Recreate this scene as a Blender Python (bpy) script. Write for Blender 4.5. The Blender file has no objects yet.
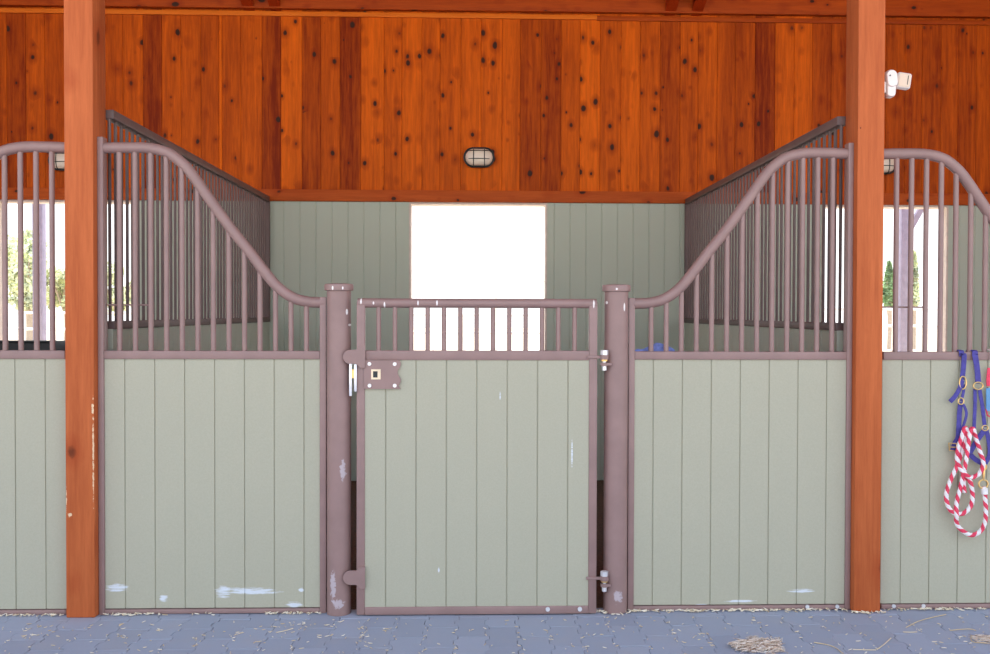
import bpy, bmesh, math, random
from mathutils import Vector, Matrix, noise
random.seed(7)
C = bpy.context.scene.collection
PI = math.pi

# ------------------------------------------------------------------ camera
F, YAW, PITCH, ROLL = 951.73, 0.0299, -0.0155, 0.0027
CAM = Vector((-0.007, -4.6806, 1.4743)); SHX = 11.15
Ry = Matrix(((math.cos(YAW), -math.sin(YAW), 0), (math.sin(YAW), math.cos(YAW), 0), (0, 0, 1)))
Rp = Matrix(((1, 0, 0), (0, math.cos(PITCH), math.sin(PITCH)), (0, -math.sin(PITCH), math.cos(PITCH))))
# roll acts on (x, z)
Rr = Matrix(((math.cos(ROLL), 0, math.sin(ROLL)), (0, 1, 0), (-math.sin(ROLL), 0, math.cos(ROLL))))
W2C = Rr @ Rp @ Ry
C2W = W2C.transposed()
cam = bpy.data.cameras.new('camera'); co = bpy.data.objects.new('camera', cam); C.objects.link(co)
right = C2W @ Vector((1, 0, 0)); fwd = C2W @ Vector((0, 1, 0)); up = C2W @ Vector((0, 0, 1))
M = Matrix((right, up, -fwd)).transposed().to_4x4(); M.translation = CAM
co.matrix_world = M
cam.sensor_width = 36; cam.lens = F / 990 * 36; cam.shift_x = -SHX / 990
cam.clip_end = 500
bpy.context.scene.camera = co

def at(u, v, Y):
    """world point on the plane y = Y that a measured photo point (u, v) falls on"""
    d = C2W @ Vector(((u - 495 - SHX) / F, 1, -(v - 327) / F))
    return CAM + d * ((Y - CAM.y) / d.y)

# ------------------------------------------------------------------ materials
def new_mat(name):
    m = bpy.data.materials.new(name); m.use_nodes = True
    nt = m.node_tree; nt.nodes.clear()
    o = nt.nodes.new('ShaderNodeOutputMaterial'); b = nt.nodes.new('ShaderNodeBsdfPrincipled')
    nt.links.new(b.outputs[0], o.inputs[0])
    return m, nt, b
def N(nt, t, **k):
    n = nt.nodes.new('ShaderNode' + t)
    for a, v in k.items():
        if a.startswith('i_'):
            n.inputs[a[2:].replace('_', ' ')].default_value = v
        else: setattr(n, a, v)
    return n
def mathn(nt, op, a, b=None, c=None, clamp=False):
    n = nt.nodes.new('ShaderNodeMath'); n.operation = op; n.use_clamp = clamp
    for i, v in enumerate((a, b, c)):
        if v is None: continue
        if isinstance(v, (int, float)): n.inputs[i].default_value = v
        else: nt.links.new(v, n.inputs[i])
    return n.outputs[0]
def mixc(nt, f, a, b):
    n = nt.nodes.new('ShaderNodeMix'); n.data_type = 'RGBA'
    for s, v in ((n.inputs[0], f), (n.inputs[6], a), (n.inputs[7], b)):
        if isinstance(v, (int, float)): s.default_value = v
        elif isinstance(v, tuple): s.default_value = (*v, 1) if len(v) == 3 else v
        else: nt.links.new(v, s)
    return n.outputs[2]
def ramp(nt, f, stops):
    n = nt.nodes.new('ShaderNodeValToRGB'); e = n.color_ramp.elements
    while len(e) < len(stops): e.new(0.5)
    for q, (p, c) in zip(e, stops): q.position = p; q.color = (*c, 1)
    nt.links.new(f, n.inputs[0]); return n.outputs[0]
def coords(nt, scale=(1, 1, 1), loc=(0, 0, 0)):
    g = N(nt, 'NewGeometry')
    m = N(nt, 'Mapping'); m.inputs['Scale'].default_value = scale; m.inputs['Location'].default_value = loc
    nt.links.new(g.outputs['Position'], m.inputs[0]); return m.outputs[0], g
def nz(nt, vec, scale, detail=3, rough=.55):
    n = N(nt, 'TexNoise'); n.inputs['Scale'].default_value = scale; n.inputs['Detail'].default_value = detail
    n.inputs['Roughness'].default_value = rough
    nt.links.new(vec, n.inputs['Vector']); return n.outputs[0]
def bump(nt, b, h, s=.3, d=.002):
    n = N(nt, 'Bump'); n.inputs['Strength'].default_value = s; n.inputs['Distance'].default_value = d
    nt.links.new(h, n.inputs['Height']); nt.links.new(n.outputs[0], b.inputs['Normal'])

def chips_glints(nt, base, pos, spots, color, strength=.9, rag_amt=.0):  # elliptical marks mixed into the colour: worn chips and painted glints
    sx = N(nt, 'SeparateXYZ'); nt.links.new(pos, sx.inputs[0])
    if rag_amt: rv, _ = coords(nt, (1, 1, 1)); rag = nz(nt, rv, 60, 3, .6)
    for (x, z, rx, rz) in spots:
        dx = mathn(nt, 'DIVIDE', mathn(nt, 'SUBTRACT', sx.outputs[0], x), rx)
        dz = mathn(nt, 'DIVIDE', mathn(nt, 'SUBTRACT', sx.outputs[2], z), rz)
        r = mathn(nt, 'ADD', mathn(nt, 'MULTIPLY', dx, dx), mathn(nt, 'MULTIPLY', dz, dz))
        k = mathn(nt, 'SUBTRACT', 1.3, r)
        if rag_amt: k = mathn(nt, 'SUBTRACT', k, mathn(nt, 'MULTIPLY', mathn(nt, 'SUBTRACT', rag, .42), rag_amt))
        k = mathn(nt, 'MULTIPLY', k, 2.0, clamp=True)
        base = mixc(nt, mathn(nt, 'MULTIPLY', k, strength), base, color)
    return base
def px_spots(lst, Y): return [(at(u, v, Y).x, at(u, v, Y).z, ru * .0049, rv * .0049) for u, v, ru, rv in lst]

def plain(name, col, rough=.5, metal=0.0, var=.12, scale=14, spots=(), wear=()):
    m, nt, b = new_mat(name)
    v, g = coords(nt); f = nz(nt, v, scale)
    lo = tuple(c * (1 - var) for c in col); hi = tuple(min(1, c * (1 + var)) for c in col)
    c_ = ramp(nt, f, [(.3, lo), (.7, hi)])
    if wear: c_ = chips_glints(nt, c_, v, wear, (.60, .55, .60), .6, 4.0)
    if spots: c_ = chips_glints(nt, c_, v, spots, (.92, .88, .86))  # spots are small white glints painted into the steel colour
    nt.links.new(c_, b.inputs['Base Color'])
    b.inputs['Roughness'].default_value = rough; b.inputs['Metallic'].default_value = metal
    return m

def wood(name, light, dark, axis='Z', tone=None, rough=.5, knots=1.45, knot_scale=9.5, grain=1.0, bare=(), core_k=.93):
    """stained knotty timber; the grain runs along axis"""
    m, nt, b = new_mat(name)
    st = {'Z': (1, 1, .07), 'X': (.07, 1, 1), 'Y': (1, .07, 1)}[axis]
    v, g = coords(nt, st)
    isl = g.outputs['Random Per Island']
    # shift the pattern per board
    cb = N(nt, 'CombineXYZ')
    for i in range(3): nt.links.new(mathn(nt, 'MULTIPLY', isl, 37.0 + 11 * i), cb.inputs[i])
    va = N(nt, 'VectorMath'); va.operation = 'ADD'; nt.links.new(v, va.inputs[0]); nt.links.new(cb.outputs[0], va.inputs[1])
    gr = nz(nt, va.outputs[0], 42, 6, .7)
    big = nz(nt, va.outputs[0], 7, 2)
    if tone == 'attr':
        at_ = N(nt, 'Attribute'); at_.attribute_name = 'tone'; t = at_.outputs['Fac']
    elif tone == 'island': t = isl
    else: t = mathn(nt, 'ADD', 0.5, 0.0)
    f = mathn(nt, 'ADD', t, mathn(nt, 'MULTIPLY', mathn(nt, 'SUBTRACT', gr, .5), 1.25 * grain))
    f = mathn(nt, 'ADD', f, mathn(nt, 'MULTIPLY', mathn(nt, 'SUBTRACT', big, .5), .8 * grain), clamp=True)
    mid = tuple((a * .5 + c * .5) for a, c in zip(light, dark))
    col = ramp(nt, f, [(.0, dark), (.5, mid), (1.0, light)])
    # knots
    ks = {'Z': (1, 1, .72), 'X': (.72, 1, 1), 'Y': (1, .72, 1)}[axis]
    kv, _ = coords(nt, ks)
    vk = N(nt, 'VectorMath'); vk.operation = 'ADD'; nt.links.new(kv, vk.inputs[0]); nt.links.new(cb.outputs[0], vk.inputs[1])
    wob = nz(nt, vk.outputs[0], 20, 2)
    vo = N(nt, 'TexVoronoi'); vo.inputs['Scale'].default_value = knot_scale; vo.inputs['Randomness'].default_value = 1
    nt.links.new(vk.outputs[0], vo.inputs['Vector'])
    d = mathn(nt, 'ADD', vo.outputs['Distance'], mathn(nt, 'MULTIPLY', mathn(nt, 'SUBTRACT', wob, .5), .16))
    # the size of each knot is random, many cells have none
    sep = N(nt, 'SeparateColor'); nt.links.new(vo.outputs['Color'], sep.inputs[0])
    size = mathn(nt, 'MULTIPLY', mathn(nt, 'SUBTRACT', sep.outputs[0], 1 - .62 * knots), .27, clamp=True)
    core = mathn(nt, 'SUBTRACT', 1.0, mathn(nt, 'DIVIDE', d, mathn(nt, 'MAXIMUM', size, .001)), clamp=True)
    core = mathn(nt, 'MULTIPLY', core, 3.0, clamp=True)
    halo = mathn(nt, 'SUBTRACT', 1.0, mathn(nt, 'DIVIDE', d, mathn(nt, 'MAXIMUM', mathn(nt, 'MULTIPLY', size, 2.6), .001)), clamp=True)
    red = tuple(c * k for c, k in zip(dark, (1.0, .75, .7)))
    col = mixc(nt, mathn(nt, 'MULTIPLY', halo, .8), col, red)
    col = mixc(nt, mathn(nt, 'MULTIPLY', core, core_k), col, (.03, .018, .012))
    if bare: gp = N(nt, 'NewGeometry'); col = chips_glints(nt, col, gp.outputs['Position'], bare, (.86, .66, .42), .8, 5.0)
    nt.links.new(col, b.inputs['Base Color'])
    b.inputs['Roughness'].default_value = rough; b.inputs['Specular IOR Level'].default_value = .12
    bump(nt, b, gr, .25, .002)
    return m

def board_paint(name, col, scuffs=(), dirt=True):
    """painted board with fine texture; scuffs are worn pale marks (x, z, rx, rz)"""
    m, nt, b = new_mat(name)
    v, g = coords(nt)
    fine = nz(nt, v, 160, 3, .7); big = nz(nt, v, 2.5, 3)
    col_ = mixc(nt, mathn(nt, 'MULTIPLY', fine, .55), tuple(c * .80 for c in col), tuple(min(1, c * 1.28) for c in col))
    col_ = mixc(nt, mathn(nt, 'MULTIPLY', big, .35), col_, tuple(c * .8 for c in col))
    sx = N(nt, 'SeparateXYZ'); nt.links.new(v, sx.inputs[0])
    sv, _ = coords(nt, (.35, 1, 3)); rag = nz(nt, sv, 38, 4, .65)
    for (x, z, rx, rz) in scuffs:
        dx = mathn(nt, 'DIVIDE', mathn(nt, 'SUBTRACT', sx.outputs[0], x), rx)
        dz = mathn(nt, 'DIVIDE', mathn(nt, 'SUBTRACT', sx.outputs[2], z), rz)
        r = mathn(nt, 'ADD', mathn(nt, 'MULTIPLY', dx, dx), mathn(nt, 'MULTIPLY', dz, dz))
        k = mathn(nt, 'SUBTRACT', mathn(nt, 'SUBTRACT', 1.25, r), mathn(nt, 'MULTIPLY', mathn(nt, 'SUBTRACT', rag, .38), 3.4))
        k = mathn(nt, 'MULTIPLY', k, 1.6, clamp=True)
        col_ = mixc(nt, mathn(nt, 'MULTIPLY', k, .8), col_, (.72, .78, .86))
    nt.links.new(col_, b.inputs['Base Color']); b.inputs['Roughness'].default_value = .75
    bump(nt, b, fine, .35, .001)
    return m

def lin(r, g, b):
    f = lambda c: ((c / 255 + .055) / 1.055) ** 2.4 if c > 10 else c / 255 / 12.92
    return (f(r), f(g), f(b))

GREEN = (.46, .447, .338)
sc_l = []
for (u, v, ru, rv) in ((250, 590, 30, 4), (224, 591, 9, 7), (118, 587, 13, 4.5), (294, 605, 9, 4.5), (302, 589, 3, 2), (165, 597, 5, 4)):
    p = at(u, v, 0.0); sc_l.append((p.x, p.z, ru * .0049, rv * .0049))
sc_r = []
for (u, v, ru, rv) in ((738, 600, 20, 1.6), (800, 590, 16, 2.2), (700, 604, 8, 1.5)):
    p = at(u, v, 0.0); sc_r.append((p.x, p.z, ru * .0049, rv * .0049))
sc_g = []
for (u, v, ru, rv) in ((571.5, 452, 1.0, 16), (439, 569, 1.0, 4), (500, 396, .8, 5)):
    p = at(u, v, -.04); sc_g.append((p.x, p.z, ru * .0049, rv * .0049))
m_board_l = board_paint('green_board_scuffed', GREEN, sc_l)
m_board_r = board_paint('green_board_worn', GREEN, sc_r)
m_board_g = board_paint('green_board_gate', GREEN, sc_g)
m_board = board_paint('green_board', GREEN)
m_board_in = board_paint('green_board_inside', (.52, .58, .48))
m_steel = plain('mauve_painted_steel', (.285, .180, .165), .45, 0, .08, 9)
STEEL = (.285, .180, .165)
m_steel_gate = plain('mauve_painted_steel_glints', STEEL, .45, 0, .08, 9, px_spots([(358.5, 294.5, 1.2, 1.4), (361, 301, .8, 3), (373.5, 303, .8, 1.5), (384.5, 305, .8, 3), (418, 303, .7, 2.4), (437, 303, .8, 2.6), (593.8, 304, .8, 4)], -.07))  # white glints on the gate rail, painted into the colour
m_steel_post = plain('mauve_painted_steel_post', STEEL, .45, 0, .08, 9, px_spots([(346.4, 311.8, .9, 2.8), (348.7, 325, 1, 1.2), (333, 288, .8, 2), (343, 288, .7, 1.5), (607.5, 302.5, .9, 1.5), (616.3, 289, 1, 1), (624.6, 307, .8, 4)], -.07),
    px_spots([(338, 604, 6, 5), (333, 585, 3, 16), (618, 597, 5, 7), (343, 470, 3, 10)], -.07))  # first list is painted glints, second list is worn paint
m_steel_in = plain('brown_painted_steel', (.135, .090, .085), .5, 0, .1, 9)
m_zinc = plain('zinc', (.8, .8, .82), .3, .4)
m_brass = plain('brass', (.75, .5, .2), .3, .8)
m_keeper = plain('cream_keeper', (.9, .72, .50), .4)
m_black = plain('black_plastic', (.012, .02, .022), .45)
m_lens = plain('cream_lens', (.80, .70, .58), .25, 0, .05)
m_white = plain('white_plastic', (.80, .72, .68), .4, 0, .03)
m_peach = plain('ivory_plastic', (.72, .56, .43), .4, 0, .03)
m_blue = plain('navy_nylon', (.06, .05, .27), .7, 0, .25, 60)
m_bluebag = plain('blue_fabric', (.20, .26, .62), .7, 0, .35, 30)
m_red = plain('red_rope', (.75, .05, .11), .7, 0, .15, 60)
m_wht = plain('white_rope', (.85, .82, .82), .7, 0, .08, 60)
m_lblue = plain('light_blue_webbing', (.12, .30, .55), .7)
def straw_mat(name, stops):
    m, nt, b = new_mat(name); g = N(nt, 'NewGeometry')
    nt.links.new(ramp(nt, g.outputs['Random Per Island'], stops), b.inputs['Base Color']); b.inputs['Roughness'].default_value = .8; return m
m_straw = straw_mat('straw', [(0, (.55, .40, .22)), (.5, (.75, .60, .38)), (1, (.88, .80, .66))])
m_strawpale = straw_mat('pale_straw', [(0, (.55, .42, .25)), (.4, (.82, .72, .52)), (1, (.92, .86, .74))])
m_hay = straw_mat('dry_hay', [(0, (.20, .11, .07)), (.35, (.55, .40, .28)), (.7, (.78, .66, .55)), (1, (.92, .86, .80))])
m_dark_band = plain('dark_band', (.015, .02, .022), .6)
m_pale = plain('pale_jamb', (.62, .52, .45), .6)
m_fence = plain('pale_fence_pipe', (.95, .86, .80), .5)
m_outpost = plain('lavender_painted_post', (.27, .24, .33), .6)
m_bark = plain('bark', (.42, .34, .26), .9)
m_leaf = plain('leaf', (.64, .70, .44), .7, 0, .5, 3)
m_leafd = plain('cypress_leaf', (.32, .45, .22), .7, 0, .5, 3)
m_sand = plain('sand', (.62, .52, .40), .95, 0, .12, 2)
m_bed = plain('bedding', (.10, .06, .035), .95, 0, .5, 60)
m_joint = plain('joint_sand', (.20, .19, .20), .95, 0, .4, 60)
LIGHT, DARK = (.80, .150, .004), (.19, .018, .001)
m_wall = wood('stained_wall_boards', LIGHT, DARK, 'Z', 'attr', rough=.55)
m_beam = wood('stained_beam', (.55, .095, .008), (.24, .028, .004), 'X', rough=.55)
m_head = wood('stained_header', (.60, .125, .022), (.33, .05, .008), 'X', rough=.55)
m_trimw = wood('stained_trim', (.85, .22, .02), (.58, .12, .008), 'X', rough=.55, knots=.3)
m_trimd = wood('stained_trim_darker', (.50, .09, .008), (.28, .035, .004), 'X', rough=.55, knots=.3)
m_raft = wood('stained_rafter', (.45, .05, .006), (.22, .018, .003), 'Y', rough=.55, knots=.5)
m_ceil = wood('stained_ceiling', (.40, .07, .008), (.16, .022, .004), 'X', 'island', rough=.6)
m_post = wood('stained_post', (.60, .165, .055), (.33, .070, .022), 'Z', rough=.5, knots=1.1, knot_scale=4.6, grain=1.1, core_k=.6, bare=px_spots([(93.2, 455, .8, 50), (92.5, 408, 1.2, 6), (66.5, 500, .5, 12), (70, 515, 2.5, 2)], -.07))

def paver_mat():
    m, nt, b = new_mat('blue_grey_paver')
    v, g = coords(nt); r = g.outputs['Random Per Island']
    c = ramp(nt, r, [(0, (.315, .345, .43)), (.5, (.345, .38, .47)), (1, (.375, .41, .505))])
    f = nz(nt, v, 90, 4, .7); d = nz(nt, v, 6, 3)
    c = mixc(nt, mathn(nt, 'MULTIPLY', f, .5), c, (.30, .33, .41))
    c = mixc(nt, mathn(nt, 'MULTIPLY', mathn(nt, 'SUBTRACT', d, .5), 1.0, clamp=True), c, (.40, .37, .36))
    nt.links.new(c, b.inputs['Base Color']); b.inputs['Roughness'].default_value = .8
    bump(nt, b, f, .4, .002); return m
m_paver = paver_mat()

# ------------------------------------------------------------------ mesh helpers
class MB:
    def __init__(s): s.v = []; s.f = []; s.t = []; s.mi = []
    def add(s, vs, fs, tone=None, mi=0):
        n = len(s.v); s.v += [tuple(p) for p in vs]
        for f in fs: s.f.append([i + n for i in f]); s.t.append(tone if tone is not None else .5); s.mi.append(mi)
    def box(s, a, b, tone=None, bev=0.0):
        (x0, y0, z0), (x1, y1, z1) = a, b
        if x0 > x1: x0, x1 = x1, x0
        if y0 > y1: y0, y1 = y1, y0
        if z0 > z1: z0, z1 = z1, z0
        if bev <= 0:
            vs = [(x, y, z) for z in (z0, z1) for y in (y0, y1) for x in (x0, x1)]
            s.add(vs, [(0, 2, 3, 1), (4, 5, 7, 6), (0, 1, 5, 4), (2, 6, 7, 3), (0, 4, 6, 2), (1, 3, 7, 5)], tone); return
        bm = bmesh.new(); bmesh.ops.create_cube(bm, size=1)
        for q in bm.verts: q.co = Vector(((x0 + x1) / 2 + q.co.x * (x1 - x0), (y0 + y1) / 2 + q.co.y * (y1 - y0), (z0 + z1) / 2 + q.co.z * (z1 - z0)))
        bmesh.ops.bevel(bm, geom=bm.edges[:], offset=min(bev, .45 * min(x1 - x0, y1 - y0, z1 - z0)), segments=2, affect='EDGES', profile=.5)
        bm.verts.index_update(); s.add([q.co for q in bm.verts], [[q.index for q in f.verts] for f in bm.faces], tone); bm.free()
    def tube(s, pts, r, n=12, cap=True, closed=False, mi=0, rz=None):
        pts = [Vector(p) for p in pts]; m = len(pts); rings = []
        up0 = None; vs = []
        for i, p in enumerate(pts):
            if closed: t = pts[(i + 1) % m] - pts[i - 1]
            else: t = pts[min(i + 1, m - 1)] - pts[max(i - 1, 0)]
            t = t.normalized() if t.length > 1e-9 else Vector((0, 0, 1))
            if up0 is None:
                up0 = Vector((0, 1, 0)) if abs(t.y) < .9 else Vector((1, 0, 0))
            a = t.cross(up0)
            if a.length < 1e-6: a = t.orthogonal()
            a.normalize(); b = a.cross(t).normalized(); up0 = b if not closed else up0
            rr = r[i] if isinstance(r, (list, tuple)) else r
            for k in range(n):
                w = 2 * PI * k / n
                vs.append(p + a * math.cos(w) * rr + b * math.sin(w) * (rr if rz is None else rz))
        fs = []
        for i in range(m if closed else m - 1):
            j = (i + 1) % m
            for k in range(n):
                l = (k + 1) % n
                fs.append((i * n + k, j * n + k, j * n + l, i * n + l))
        if cap and not closed:
            fs.append(list(range(n))); fs.append([(m - 1) * n + k for k in range(n)][::-1])
        s.add(vs, fs, mi=mi)
    def prism(s, outline, y0, y1, tone=None):
        """outline in (x, z), pushed from y0 to y1"""
        n = len(outline)
        vs = [(x, y0, z) for x, z in outline] + [(x, y1, z) for x, z in outline]
        fs = [list(range(n)), list(range(n, 2 * n))[::-1]] + [(i, i + n, (i + 1) % n + n, (i + 1) % n) for i in range(n)]
        s.add(vs, fs, tone)
    def prism_z(s, outline, z0, z1, tone=None):
        n = len(outline)
        vs = [(x, y, z0) for x, y in outline] + [(x, y, z1) for x, y in outline]
        fs = [list(range(n)), list(range(n, 2 * n))[::-1]] + [(i, i + n, (i + 1) % n + n, (i + 1) % n) for i in range(n)]
        s.add(vs, fs, tone)
    def lathe(s, prof, c, n=28, axis='z'):
        vs = []; m = len(prof)
        for (r, h) in prof:
            for k in range(n):
                w = 2 * PI * k / n; a, b_ = r * math.cos(w), r * math.sin(w)
                vs.append((c[0] + a, c[1] + b_, c[2] + h) if axis == 'z' else (c[0] + a, c[1] + h, c[2] + b_) if axis == 'y' else (c[0] + h, c[1] + a, c[2] + b_))
        fs = [(i * n + k, i * n + (k + 1) % n, (i + 1) * n + (k + 1) % n, (i + 1) * n + k) for i in range(m - 1) for k in range(n)]
        fs.append(list(range(n))); fs.append([(m - 1) * n + k for k in range(n)][::-1])
        s.add(vs, fs)
    def build(s, name, mats, parent=None, smooth=True, origin=(0, 0, 0)):
        me = bpy.data.meshes.new(name)
        o_ = Vector(origin)
        me.from_pydata([tuple(Vector(p) - o_) for p in s.v], [], s.f)
        if not isinstance(mats, (list, tuple)): mats = [mats]
        for m_ in mats: me.materials.append(m_)
        bm = bmesh.new(); bm.from_mesh(me); bmesh.ops.recalc_face_normals(bm, faces=bm.faces[:]); bm.to_mesh(me); bm.free()
        for p, k in zip(me.polygons, s.mi): p.material_index = k; p.use_smooth = smooth
        a = me.attributes.new('tone', 'FLOAT', 'FACE')
        for i, t in enumerate(s.t): a.data[i].value = t
        if smooth: me.set_sharp_from_angle(angle=math.radians(38))
        ob = bpy.data.objects.new(name, me); C.objects.link(ob)
        if parent is not None: ob.parent = parent
        ob.location = o_
        return ob

def empty(name, loc=(0, 0, 0)):
    o = bpy.data.objects.new(name, None); C.objects.link(o); o.location = loc; o.empty_display_size = .1
    return o
def tag(o, label=None, cat=None, group=None, kind=None):
    if label: o['label'] = label
    if cat: o['category'] = cat
    if group: o['group'] = group
    if kind: o['kind'] = kind
    return o
def copy_tree(o, parent=None):
    c = o.copy(); C.objects.link(c)
    if parent is not None: c.parent = parent
    for ch in [q for q in bpy.data.objects if q.parent == o and q != c]: copy_tree(ch, c)
    return c
def spline(pts, n=8):
    pts = [Vector(p) for p in pts]; P = [pts[0] * 2 - pts[1]] + pts + [pts[-1] * 2 - pts[-2]]; out = []
    for i in range(1, len(P) - 2):
        for k in range(n):
            t = k / n; a, b, c, d = P[i - 1], P[i], P[i + 1], P[i + 2]
            out.append(.5 * ((2 * b) + (c - a) * t + (2 * a - 5 * b + 4 * c - d) * t * t + (3 * b - a - 3 * c + d) * t ** 3))
    out.append(pts[-1]); return out

def groove_panel(mb, x0, x1, z0, z1, y0, y1, grooves, w=.0032, d=.006):
    """tongue-and-groove boarding: vertical V grooves cut into both faces"""
    xs = [g for g in sorted(grooves) if x0 + .008 < g < x1 - .008]
    o = [(x0, y0)]
    for g in xs: o += [(g - w, y0), (g - w * .5, y0 + d), (g + w * .5, y0 + d), (g + w, y0)]
    o += [(x1, y0), (x1, y1)]
    for g in reversed(xs): o += [(g + w, y1), (g, y1 - d), (g - w, y1)]
    o.append((x0, y1))
    mb.prism_z(o, z0, z1)

# ------------------------------------------------------------------ shared measures
HM_T, HM_B = 1.283, 1.243        # middle rail, top and underside
WX = 1.82                        # inner edge of the end channels
PIPE_X = .682; PIPE_R = .0585
BY = 3.65                        # back wall face

# ------------------------------------------------------------------ stall front panels
RAIL = [(103, 148), (125, 147.6), (148, 148.2), (166, 152.5), (178, 160.5), (189, 172), (210, 201.5), (230, 229), (248.5, 252), (262, 270), (276, 286.5), (291, 297.3), (306.5, 301.8), (322, 302.6)]
rail_sz = []
for (u, v) in RAIL:
    p = at(u, v, 0); rail_sz.append((p.x + WX, p.z))
rail_sz[-1] = (1.060, rail_sz[-1][1])
rail_sz[0] = (-.012, rail_sz[0][1])
def rail_height(sv):
    for (a, b) in zip(rail_path, rail_path[1:]):
        if a.x <= sv <= b.x: return a.z + (b.z - a.z) * (sv - a.x) / max(1e-6, b.x - a.x)
    return rail_path[-1].z
rail_path = spline([(s_, 0, z_) for s_, z_ in rail_sz], 6)

def front_panel(x_edge, sg, mboard, bolts=(), rod=False, yc=-.028):
    """x_edge: inner edge of the end channel beside the timber post; sg: direction towards the gate"""
    r = empty('stall_front_panel', (x_edge, 0, 0)); u0, u1 = (1.045, 1.076) if sg > 0 else (1.054, 1.084)
    if sg > 0: u0, u1 = 1.038, 1.069
    X = lambda s_: sg * s_
    m = MB(); m.box((X((-.028 if sg > 0 else -.026) if yc < 0 else -.018), yc, 0), (X(0), .028, 2.315), bev=.003); m.build('end_channel', m_steel, r)
    m = MB(); m.box((X(u0), -.024, 0), (X(u1), .024, rail_path[-1].z + .027), bev=.003); m.build('gate_side_upright', m_steel, r)
    m = MB(); m.box((X(0), -.025, HM_B), (X(u0), .025, HM_T), bev=.003); m.build('middle_rail', m_steel, r)
    bt = MB(); bt.box((X(0), -.025, 0.002), (X(u0), .025, .024), bev=.003); bt = bt.build('bottom_rail', m_steel, r)
    for s_ in bolts:
        q = MB(); q.lathe([(.010, -.032), (.010, -.028), (.007, -.025), (.007, -.02)], (X(s_), 0, .018), 10, 'y'); q.build('bolt_head', m_zinc, bt)
    m = MB(); m.tube([(X(p.x), 0, p.z) for p in rail_path], .0265, 16); m.build('curved_top_rail', m_steel, r)
    for k in range(13):
        s_ = .068 + k * .0752
        m = MB(); m.tube([(X(s_), 0, HM_T - .005), (X(s_), 0, rail_height(s_) - .008)], .0128, 12); m.build('bar', m_steel, r)
    if rod:
        m = MB(); m.tube([(X(-.01), .018, 1.505), (X(.215), .018, 1.505)], .004, 8); m.build('thin_cross_rod', m_steel, r)
    m = MB(); a, b = sorted((X(-.002), X(u0 + .002)))
    groove_panel(m, a, b, .028, HM_B + .002, -.016, .016, [X(.097 + k * .1440) for k in range(7)], d=.005)
    m.build('board_infill', mboard, r)
    return r

pl = front_panel(-WX + .006, 1, m_board_l, (), True)
tag(pl, 'stall front between left timber post and gate latch post, green boards below curved bars', 'stall panel', 'stall front panels')
pr = front_panel(WX, -1, m_board_r, (.04, .19), False)
tag(pr, 'stall front between gate hinge post and right timber post, green boards below curved bars', 'stall panel', 'stall front panels')

PYF = -.07; PD = .160
lx0 = at(65.0, 400, PYF).x; lx1 = at(94.2, 200, PYF).x
rx0 = at(854.6, 300, PYF).x; rx1 = at(883.2, 300, PYF).x
lx1 = min(lx1, -WX + .006 - .0290); rx0 = max(rx0, WX + .0268)
# neighbours repeat the panel on the far side of each post
nr = front_panel(at(885, 400, 0).x - .004, 1, m_board, (.06, .21), True, .0)
nr.location.x = max(at(895.9, 300, 0).x - .070, rx1 + .020)
tag(nr, 'stall front right of the right timber post with blue halter on it', 'stall panel', 'stall front panels')
nl = front_panel(min(at(53, 300, 0).x + .070, lx0 - .020), -1, m_board, (), False, .0)
tag(nl, 'stall front left of the left timber post, cut by photo edge', 'stall panel', 'stall front panels')

# ------------------------------------------------------------------ gate posts
def gate_post(x, label):
    r = empty('gate_post', (x, -.015, 0)); ztop = 1.612
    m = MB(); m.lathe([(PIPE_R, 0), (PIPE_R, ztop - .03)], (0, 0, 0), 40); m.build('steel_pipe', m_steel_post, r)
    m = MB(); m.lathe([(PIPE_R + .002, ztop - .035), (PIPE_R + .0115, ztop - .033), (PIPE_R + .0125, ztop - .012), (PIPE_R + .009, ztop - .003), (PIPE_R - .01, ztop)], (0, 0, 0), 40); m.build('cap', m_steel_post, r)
    tag(r, label, 'gate post', 'round gate posts'); return r
gx0 = at(339.0, 430, -.015).x; gx1 = at(615.8, 430, -.015).x
gpl = gate_post(gx0, 'round steel gate post on the latch side, left of the gate')
gpr = gate_post(gx1, 'round steel gate post on the hinge side, right of the gate')

# ------------------------------------------------------------------ gate
GY = -.05
g = empty('stall_gate', (0, GY, 0)); tag(g, 'stall gate of green boards with short vertical bars between two round posts', 'gate')
def gz(v): return at(477, v, GY).z
def gx(u): return at(u, 430, GY).x
G0, G1 = gx(357.0), gx(596.6); gb = .004; gt = gz(298.6)
zm1, zm0 = gz(350.5), gz(360)
for a, b in ((G0, G0 + .040), (G1 - .040, G1)):
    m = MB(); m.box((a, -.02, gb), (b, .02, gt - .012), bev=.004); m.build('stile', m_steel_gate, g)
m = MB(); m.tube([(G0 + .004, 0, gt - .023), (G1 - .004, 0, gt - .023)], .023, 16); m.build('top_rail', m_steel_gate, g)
m = MB(); m.box((G0 + .04, -.02, zm0), (G1 - .04, .02, zm1), bev=.003); m.build('middle_rail', m_steel, g)
m = MB(); m.box((G0 + .04, -.02, gb), (G1 - .04, .02, gb + .038), bev=.003); gbr = m.build('bottom_rail', m_steel, g)
for u in (548, 580):
    q = MB(); q.lathe([(.011, -.028), (.011, -.023), (.007, -.019), (.007, -.01)], (gx(u), 0, gb + .024), 10, 'y'); q.build('bolt_head', m_zinc, gbr)
for k in range(13):
    x = gx(378.6 + 16.3 * k)
    w = .0115
    m = MB(); m.tube([(x, 0, zm1 - .004), (x, 0, gt - .03)], w, 12)
    m.build('bar', m_steel, g)
m = MB(); groove_panel(m, G0 + .038, G1 - .038, gb + .036, zm0 + .002, -.014, .014, [gx(386 + 30.25 * k) for k in range(7)], d=.005)
m.build('board_infill', m_board_g, g)
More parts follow.
